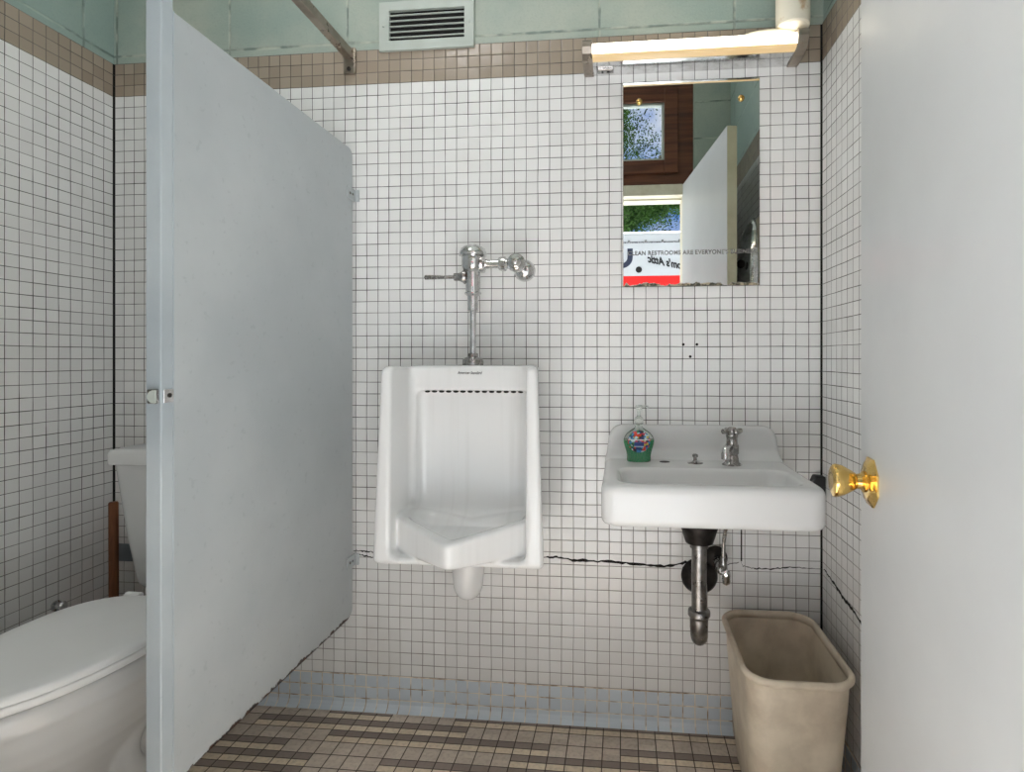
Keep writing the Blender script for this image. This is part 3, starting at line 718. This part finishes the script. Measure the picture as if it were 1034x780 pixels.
# ------------------------------------------------------------------ mirror
MX0, MX1, MZ0, MZ1 = .0008, .4074, 1.338, 1.957
mi = thing('mirror', 'frameless wall mirror over the sink with faded lettering across it', 'mirror', (MX0, 0, MZ0))
obj('glass', box(BM(), (MX0, -.006, MZ0), (MX1, -.0005, MZ1)), 'mirror', mi)
for (u, v) in ((645.4, 103), (748.4, 99.3)):
    c = at(u, v, D-.006)
    s_ = obj('mounting_screw', lathe(BM(), (c.x, -.006, c.z), (0, -1, 0), [(0, .0095), (.003, .0095), (.006, .007), (.008, .003)], 20), 'brass', mi, True, angle=.8)
    s_['label'] = 'brass rosette screw'
c0, c1 = at(634, 258, D-.0065), at(763, 257.5, D-.0065)
text_mesh("CLEAN RESTROOMS ARE EVERYONE'S BUSINESS", .0178, .0002, 'etch', 'lettering', mi, Vector((c0.x, -.0064, c0.z)), Matrix.Rotation(math.pi/2, 3, 'X'), space=1.1, width=c1.x-c0.x, bold=.0006)
settle(mi)

# ------------------------------------------------------------------ light fixture
LX0, LX1 = -.116, .5165
lf = thing('wall_light', 'lit fluorescent wall light with metal end caps above the mirror', 'wall light', (LX0, 0, 1.985))
cap = [(0, 1.984), (-.020, 1.981), (-.062, 1.983), (-.090, 1.989), (-.106, 1.999), (-.114, 2.016), (-.112, 2.032), (-.104, 2.040), (0, 2.042)]
obj('end_cap', prism(BM(), cap, 'x', LX0, LX0+.030), 'rail', lf, bevel=.002)
obj('end_cap', prism(BM(), cap, 'x', LX1-.030, LX1), 'rail', lf, bevel=.002)
xa, xb = LX0+.030, LX1-.030
df = [(-.078, 1.9885), (-.098, 1.991), (-.104, 1.996), (-.107, 2.008), (-.107, 2.020), (-.102, 2.029), (-.078, 2.030)]
obj('diffuser', prism(BM(), df, 'x', xa, xb), 'diffuser', lf)
tr = [(0, 1.987), (-.078, 1.987), (-.078, 2.026), (-.070, 2.031), (0, 2.034)]
ch = obj('channel', prism(BM(), tr, 'x', xa, xb), 'chrome', lf)
ol = obj('outlet', box(BM(), (xa+.012, -.045, 1.981), (xa+.06, -.02, 1.988)), 'chrome_dull', ch, bevel=.002)
bm = BM(); box(bm, (xa+.024, -.038, 1.9800), (xa+.030, -.035, 1.982)); box(bm, (xa+.024, -.030, 1.9800), (xa+.030, -.027, 1.982)); box(bm, (xa+.04, -.036, 1.9800), (xa+.048, -.030, 1.982))
obj('slot', bm, 'dark', ol)
settle(lf)

# pipe coming down on the fixture
pc = at(800.5, 20, 1.625)
cp = thing('conduit', 'peeling cream painted pipe coming down on to the right end of the wall light', 'pipe', (pc.x, pc.y, 2.045))
obj('pipe', lathe(BM(), (pc.x, pc.y, 2.0495), (0, 0, 1), [(0, .040), (.004, .045), (.02, .046), (ZC-2.0495-.001, .046)], 40), 'pipe', cp, True, angle=.6)
bm = BM(); rp_ = []
for j in range(25): a = math.radians(180+180*j/24); rp_.append((pc.x-.055+.115*math.cos(a), -.008+.085*math.sin(a)))
obj('mounting_plate', prism(bm, rp_, 'z', 2.043, 2.049), 'cream', cp, bevel=.001)
settle(cp)

# vent grille
VX0, VX1, VZ0, VZ1 = -.769, -.462, 2.096, 2.250
vt = thing('vent_grille', 'pale grey louvred vent grille high on the back wall', 'vent', (VX0, 0, VZ0))
ox0, ox1, oz0, oz1 = -.737, -.492, 2.126, 2.222
yf = -.010
bm = BM()
for a, b in (((VX0, VZ0), (ox0, VZ1)), ((ox1, VZ0), (VX1, VZ1)), ((ox0, VZ0), (ox1, oz0)), ((ox0, oz1), (ox1, VZ1))): box(bm, (a[0], yf, a[1]), (b[0], .004, b[1]))
obj('frame', bm, 'vent', vt)
obj('backing', box(BM(), (ox0-.002, .002, oz0-.002), (ox1+.002, .0055, oz1+.002)), 'dark', vt)
for k in range(5):
    z = oz0+.012+k*.0175
    obj('slat', box(BM(), (ox0, yf+.002, z-.0012), (ox1, yf+.0075, z+.0012)), 'vent', vt)
for x in (VX0+.014, VX1-.014): obj('screw', lathe(BM(), (x, yf, (VZ0+VZ1)/2), (0, -1, 0), [(0, .004), (.0012, .0036), (.002, .001)], 12), 'vent', vt, True)
settle(vt)

# ------------------------------------------------------------------ toilet
TX = -1.295
def egg(s, z, dx=0., grow=0., yc=None, k=56, yb=1.425, yt=.90, hw=.186):
    """outline of the seat: broad at the hinge, long oval to the front"""
    out = []; ym = 1.21
    for i in range(k):
        a = 2*math.pi*i/k; c, sn = math.cos(a), math.sin(a)
        if sn < 0: x, y = hw*c, (ym-yt)*sn
        else:
            e = .62; x = hw*math.copysign(abs(c)**.62, c); y = (yb-ym)*abs(sn)**e
            if y > 0: x *= 1-.12*(y/(yb-ym))**2
        x *= s; y *= s
        out.append(Vector((TX+x, ym+y-D, z)))
    return out
to = thing('toilet', 'white two piece toilet with its lid down in the stall', 'toilet', (TX, -.45, 0))
obj('lid', loft(BM(), [egg(.985, .4430), egg(1.0, .4450), egg(1.0, .4530), egg(.985, .4580), egg(.95, .4610), egg(.80, .4640), egg(.5, .4655), egg(.2, .466)]), 'seat', to, True, angle=.9)
obj('seat', loft(BM(), [egg(.96, .4235), egg(.995, .4250), egg(1.005, .4290), egg(1.005, .4385), egg(.995, .4410), egg(.9, .4415)]), 'seat', to, True, angle=.9)
for sx in (-1, 1):
    bm = BM(); lathe(bm, (TX+sx*.075-.022, 1.437-D, .447), (1, 0, 0), [(0, .011), (.002, .013), (.042, .013), (.044, .011)], 16)
    obj('hinge', bm, 'seat', to, True, angle=.7)
def bowlf(x, y, z):
    X = x-TX; Y = y+D; dy = Y-1.21
    hwf = .186; lf_ = .31
    rho_f = np.sqrt((X/hwf)**2+(dy/lf_)**2)
    rho_b = (np.abs(X/hwf)**2.6+np.abs(dy/.225)**2.6)**(1/2.6)
    rho = np.where(dy < 0, rho_f, rho_b)
    s = np.interp(z, [.14, .18, .22, .26, .30, .34, .362, .370, .376, .42], [.36, .52, .68, .81, .90, .955, .972, .978, .997, .985])
    b = (rho-s)*.17
    b = smax(b, smax(z-.4225, .16-z, .01), .012)
    back = sbox(X, Y, z, (0, 1.52, .375), (.115, .15, .047), .03)
    b = smin(b, back, .03)
    wped = np.interp(z, [0, .03, .08, .30], [.118, .112, .092, .105])
    ped = smax(smax(np.abs(X)-wped, np.abs(Y-1.33)-.265, .06), smax(z-.36, -z, .003), .01)
    s = smin(b, ped, .045)
    # the trapway showing on the side of the foot
    tx_, ty_ = np.abs(X)-.088, Y-1.33
    tr_ = np.sqrt(tx_**2+(np.abs(np.sqrt(ty_**2+(z-.17)**2)-.10))**2)-.038
    tr_ = smax(tr_, -(z-.012), .01)
    s = smin(s, tr_, .012)
    return np.maximum(s, -z)
sdf_obj('bowl', bowlf, (TX-.21, .87-D, -.006), (TX+.21, 1.69-D, .44), .0062, 'porcelain', to, 2)
rings = []
for z, hx, y0, y1 in ((.420, .150, 1.565, 1.675), (.426, .170, 1.545, 1.685), (.445, .178, 1.535, 1.688), (.60, .197, 1.517, 1.690), (.803, .216, 1.500, 1.692)):
    rings.append(rrect(hx, (y1-y0)/2, .03, TX+.006, (y0+y1)/2-D, z))
obj('tank', loft(BM(), rings), 'porcelain', to, True, angle=1.0)
rings = [rrect(hx, hy, .03, TX+.004, 1.594-D, z) for z, hx, hy in ((.803, .216, .095), (.806, .228, .105), (.836, .229, .106), (.846, .225, .102), (.850, .208, .087))]
obj('tank_lid', loft(BM(), rings), 'porcelain', to, True, angle=1.0)
bm = BM(); lathe(bm, (TX+.15, 1.512-D, .755), (0, -1, 0), [(0, .014), (.008, .014), (.012, .008), (.018, .007)], 16); tube(bm, [(TX+.15, 1.496-D, .755), (TX+.12, 1.493-D, .753), (TX+.07, 1.491-D, .746)], .006, 10)
obj('flush_lever', bm, 'chrome', to, True, angle=.7)
settle(to)

# plunger in the corner behind the toilet
pb, ptp = at(119, 640, 1.66), at(114.5, 507, 1.655)
ptp.x = max(ptp.x, XL+.016)
dirp = (ptp-pb).normalized()
foot = Vector((-1.625, -.075, .0))
pg = thing('plunger', 'brown wooden plunger handle leaning in the corner behind the toilet', 'plunger', (foot.x, foot.y, 0))
axis = (ptp-Vector((foot.x, foot.y, .10)))
obj('handle', lathe(BM(), (foot.x, foot.y, .10), axis, [(0, .0135), (axis.length-.004, .0135), (axis.length, .011)], 20), 'handle_wood', pg, True, angle=.7)
obj('cup', lathe(BM(), foot, (0, 0, 1), [(.0005, .062), (.01, .064), (.05, .058), (.075, .035), (.09, .022), (.125, .018)], 28), 'black_rubber', pg, True, angle=.8)
settle(pg)

# little chrome hook / holder end on the left wall
c = None
r = (56-CX)/F; Yh = XL*(CT+r*ST)/(r*CT-ST); dep = -XL*ST+Yh*CT; zh = H+(CY-612)*dep/F
tag(obj('wall_hook', lathe(lathe(BM(), (XL+.0005, Yh-D, zh), (1, 0, 0), [(0, .016), (.004, .016), (.008, .010), (.018, .008)], 20), (XL+.018, Yh-D, zh), (1, 0, .15), [(0, .007), (.004, .012), (.010, .013), (.014, .009)], 20), 'chrome', None, True, angle=.6),
    'small chrome holder end on the left wall just above the toilet lid', 'wall holder')

# ------------------------------------------------------------------ waste bin
bn = thing('waste_bin', 'scuffed beige plastic waste bin on the floor under the right end of the sink', 'waste bin', (.413, -.214, 0))
bxc, byc = .413, 1.494-D
def ring(z, hx, hy, r): return rrect(hx, hy, r, bxc, byc, z, 10)
obj('body', loft(BM(), [ring(.0015, .088, .138, .045), ring(.006, .094, .144, .048), ring(.10, .103, .155, .052), ring(.30, .117, .173, .058), ring(.362, .120, .177, .060),
                        ring(.362, .117, .174, .058), ring(.30, .114, .170, .056), ring(.10, .100, .152, .050), ring(.012, .090, .140, .046)]), 'bin', bn, True, angle=.9)
obj('rim', loft(BM(), [ring(.366, .1205, .1775, .060), ring(.364, .1275, .185, .066), ring(.367, .130, .1875, .068), ring(.374, .1305, .188, .068), ring(.378, .128, .1855, .066), ring(.380, .1225, .180, .062), ring(.378, .118, .175, .058), ring(.360, .1165, .1735, .057)], (False, False)), 'bin', bn, True, angle=1.2)
settle(bn)
for o_ in bn.children:
    if o_.name.startswith('rim'):
        m = o_.modifiers.new('thick', 'SOLIDIFY'); m.thickness = .0015

# ------------------------------------------------------------------ dispenser seen in the mirror
dz0, dz1 = 1.20, 1.735
ds = thing('towel_dispenser', 'tall chrome towel dispenser on the right wall, seen in the mirror', 'dispenser', (XR, -.80, dz0))
obj('backing_board', box(BM(), (XR-.008, -.98, dz0-.05), (XR-.0005, -.70, dz1-.01)), 'cream', ds, bevel=.002)
rings = []
for t in [i/14 for i in range(15)]:
    z = dz0+(dz1-dz0)*t; k = math.sqrt(max(0, 1-t**3.2)); dd = .012+.062*k; hh = .03+.075*k
    rings.append([Vector((XR-.008-dd*math.sin(math.pi*j/16)**.6, -.84+hh*math.cos(math.pi*j/16), z)) for j in range(17)])
obj('cover', loft(BM(), rings), 'chrome', ds, True, angle=.9)
obj('knob', lathe(BM(), (XR-.078, -.76, 1.525), (-.35, 1, 0), [(0, .018), (.006, .018), (.010, .012), (.014, .006)], 20), 'iron', ds, True, angle=.7)
settle(ds)

# added fill light on the ceiling, out of view, to brighten the room
cl = thing('added_fill_light', 'added unseen round opal fill light', 'fill light', (-.78, -.95, ZC))
obj('base', lathe(BM(), (-.78, -.95, ZC-.0005), (0, 0, -1), [(0, .19), (.02, .19), (.022, .18)], 40), 'chrome_dull', cl, True, angle=.6)
obj('shade', lathe(BM(), (-.78, -.95, ZC-.022), (0, 0, -1), [(0, .178), (.03, .172), (.06, .14), (.08, .08), (.085, .01)], 40), 'opal', cl, True, angle=.8)
settle(cl)

# ------------------------------------------------------------------ outside, seen through the door in the mirror
struct(obj('ground', box(BM(), (-30, -40, -.2), (30, YF-TK, -.02)), 'asphalt'), 'pale concrete yard outside the door')
TY = -6.709
tk = thing('truck', 'white moving truck with a red stripe and dark lettering outside, seen in the mirror', 'truck', (-1, TY-1.1, 0))
# cargo box with its overhang above the cab
pf = [(-4.6, .95), (.10, .95), (.10, 2.05), (1.25, 2.05), (1.62, 2.30), (1.66, 2.85), (1.55, 3.0), (1.40, 3.035), (-4.6, 3.035)]
bx_ = obj('cargo_box', prism(BM(), pf, 'y', TY-2.2, TY), 'truck_white', tk, bevel=.06)
bm = BM(); box(bm, (-4.58, TY-.002, 2.05), (1.40, TY+.003, 2.36)); st_ = obj('stripe', bm, 'red', bx_); st_['label'] = 'red stripe'
bm = BM(); box(bm, (-4.5, TY-.002, 2.855), (1.50, TY+.006, 2.875))
for i in range(24): lathe(bm, (-4.4+.25*i, TY, 2.885), (0, 1, 0), [(0, .018), (.006, .017), (.010, .006)], 10)
obj('seam', bm, 'chrome_dull', bx_)
bm = BM(); ut = []; r0, r1 = .09, .17; zc_ = 2.64; xc_ = -.012
for j in range(13): a = math.radians(180+180*j/12); ut.append((xc_+r1*math.cos(a), zc_+r1*.95*math.sin(a)))
ut += [(xc_+r1, 2.775), (xc_+r0, 2.775)]
for j in range(13): a = math.radians(360-180*j/12); ut.append((xc_+r0*math.cos(a), zc_+r0*.95*math.sin(a)))
ut += [(xc_-r0, 2.775), (xc_-r1, 2.775)]
obj('letter', prism(bm, ut, 'y', TY-.001, TY+.004), 'navy', bx_)
obj('port', lathe(BM(), (.248, TY, 2.455), (0, 1, 0), [(0, .047), (.006, .047), (.01, .035)], 24), 'dark', bx_)
text_mesh("Mom's Attic", .155, .002, 'ink', 'script_lettering', bx_, Vector((.985, TY+.003, 2.43)), Matrix.Rotation(math.pi, 3, 'Z') @ Matrix.Rotation(math.pi/2, 3, 'X') @ Matrix.Rotation(math.radians(13), 3, 'Z'), shear=.5, width=.64, bold=.006)
cab = [(.12, .45), (2.55, .45), (2.62, .80), (2.50, 1.18), (1.95, 1.28), (1.45, 2.0), (.12, 2.03)]
cb = obj('cab', prism(BM(), cab, 'y', TY-2.1, TY-.12), 'truck_white', tk, bevel=.05)
obj('side_window', prism(BM(), [(.55, 1.30), (1.72, 1.30), (1.38, 1.86), (.55, 1.86)], 'y', TY-.125, TY-.112), 'glass_dark', cb)
bm = BM(); box(bm, (-4.6, TY-2.0, .6), (.2, TY-.3, .95)); obj('chassis', bm, 'iron', tk)
for x in (-3.2, 1.75):
    for yy in (TY-.4, TY-2.12):
        wh = obj('wheel', lathe(BM(), (x, yy, .40), (0, 1, 0), [(0, .28), (.02, .40), (.05, .42), (.22, .42), (.25, .40), (.27, .28)], 36), 'tyre', tk, True, angle=.7)
        obj('hub', lathe(BM(), (x, yy+.25, .40), (0, 1, 0), [(0, .22), (.03, .20), (.03, .08), (.05, .06)], 24), 'chrome_dull', wh, True, angle=.6)
settle(tk)

# tree behind the truck
tr_ = thing('tree', 'leafy tree behind the white truck, seen in the mirror', 'tree', (-2.0, -13.7, 0))
bm = BM(); tips = []
def limb(p, d, l, r, lev):
    pts = [Vector(p)]; q = Vector(p); dd = Vector(d).normalized()
    for i in range(4):
        dd = (dd+Vector((random.uniform(-.22, .22), random.uniform(-.22, .22), random.uniform(-.08, .16)))).normalized(); q = q+dd*l/4; pts.append(q.copy())
    tube(bm, pts, lambda t: r*(1-.45*t), 7 if lev < 2 else 5, 3)
    if lev >= 3: tips.extend(pts[1:]); return
    for i in range(4 if lev < 2 else 3):
        base = pts[2+i % 3]; a = random.uniform(0, 6.28); nd = (dd*.7+Vector((math.cos(a), math.sin(a), random.uniform(-.1, .5)))*.9)
        limb(base, nd, l*random.uniform(.55, .75), r*.5, lev+1)
    if lev == 2: tips.extend(pts[2:])
limb((-2.0, -13.7, 0), (.05, 0, 1), 3.9, .32, 0)
limb((-1.9, -13.7, 3.6), (1, .1, .42), 3.6, .15, 1)
limb((-1.9, -13.7, 4.6), (.5, .1, .9), 3.6, .14, 1)
obj('trunk', bm, 'bark', tr_, True)
tips = [t for t in tips if t.z > 2.5]
for i in range(260): tips.append(Vector((random.gauss(-.9, .75), random.gauss(-13.7, .9), random.gauss(7.6, .7))))
for i in range(150):
    t = random.random(); tips.append(Vector((-.6+2.6*t+random.gauss(0, .15), -13.7+random.gauss(0, .5), 4.75+.95*t+random.gauss(0, .16))))
nl_ = 80000; T = np.array([tuple(t) for t in tips]); pick = T[np.random.randint(0, len(T), nl_)]
cen = pick+np.random.normal(0, .17, (nl_, 3))
a1 = np.random.normal(0, 1, (nl_, 3)); a1 /= np.linalg.norm(a1, axis=1)[:, None]
a2 = np.cross(a1, np.random.normal(0, 1, (nl_, 3))); a2 /= np.linalg.norm(a2, axis=1)[:, None]
ln = np.random.uniform(.028, .055, (nl_, 1)); wd = ln*.45
vv = np.stack([cen-a1*ln, cen+a2*wd, cen+a1*ln, cen-a2*wd], 1).reshape(-1, 3)
me = bpy.data.meshes.new('foliage'); me.from_pydata(vv.tolist(), [], np.arange(nl_*4).reshape(-1, 4).tolist()); me.update()
fo = link_mesh('foliage', me, 'leaf', tr_); fo['kind'] = 'stuff'
settle(tr_)

# ------------------------------------------------------------------ sky
w = bpy.data.worlds.new('sky'); sc.world = w; w.use_nodes = True; nt = w.node_tree; nt.nodes.clear()
o = nt.nodes.new('ShaderNodeOutputWorld'); bg = nt.nodes.new('ShaderNodeBackground'); nt.links.new(bg.outputs[0], o.inputs[0])
tc = nt.nodes.new('ShaderNodeTexCoord'); nz = nt.nodes.new('ShaderNodeTexNoise'); nz.inputs['Scale'].default_value = 3.2; nz.inputs['Detail'].default_value = 8; nz.inputs['Roughness'].default_value = .55
mp = nt.nodes.new('ShaderNodeMapping'); mp.inputs['Location'].default_value = (.35, .1, .6); nt.links.new(tc.outputs['Generated'], mp.inputs[0]); nt.links.new(mp.outputs[0], nz.inputs['Vector'])
mr = nt.nodes.new('ShaderNodeMapRange'); mr.inputs[1].default_value = .33; mr.inputs[2].default_value = .47; nt.links.new(nz.outputs['Fac'], mr.inputs[0])
mx = nt.nodes.new('ShaderNodeMix'); mx.data_type = 'RGBA'; nt.links.new(mr.outputs[0], mx.inputs[0])
mx.inputs[6].default_value = (.10, .30, .88, 1); mx.inputs[7].default_value = (1.15, 1.15, 1.13, 1)
nt.links.new(mx.outputs[2], bg.inputs[0]); bg.inputs[1].default_value = 0.85

L_ = bpy.data.lights.new('sun', 'SUN'); L_.energy = 26; L_.angle = .01; L_.color = (.93, .96, 1.0)
o = bpy.data.objects.new('sun', L_); COL.objects.link(o); o.location = (1, -5, 8)
o.rotation_euler = Vector((.15, -.35, 1.0)).to_track_quat('Z', 'Y').to_euler()

# ------------------------------------------------------------------ camera
cd = bpy.data.cameras.new('camera'); cam = bpy.data.objects.new('camera', cd); COL.objects.link(cam)
cam.location = (0, -D, H); cam.rotation_euler = (math.pi/2, 0, TH)
cd.sensor_width = 36; cd.lens = F/1034*36; cd.shift_x = -(CX-517)/1034; cd.shift_y = (CY-390)/1034
cd.clip_start = .01
sc.camera = cam
sc.view_settings.view_transform = 'Standard'; sc.view_settings.look = 'None'; sc.view_settings.gamma = 1
sc.view_settings.use_curve_mapping = False; sc.view_settings.exposure = 0.12
sc.cycles.max_bounces = 12; sc.cycles.diffuse_bounces = 6; sc.cycles.glossy_bounces = 5; sc.cycles.transmission_bounces = 8
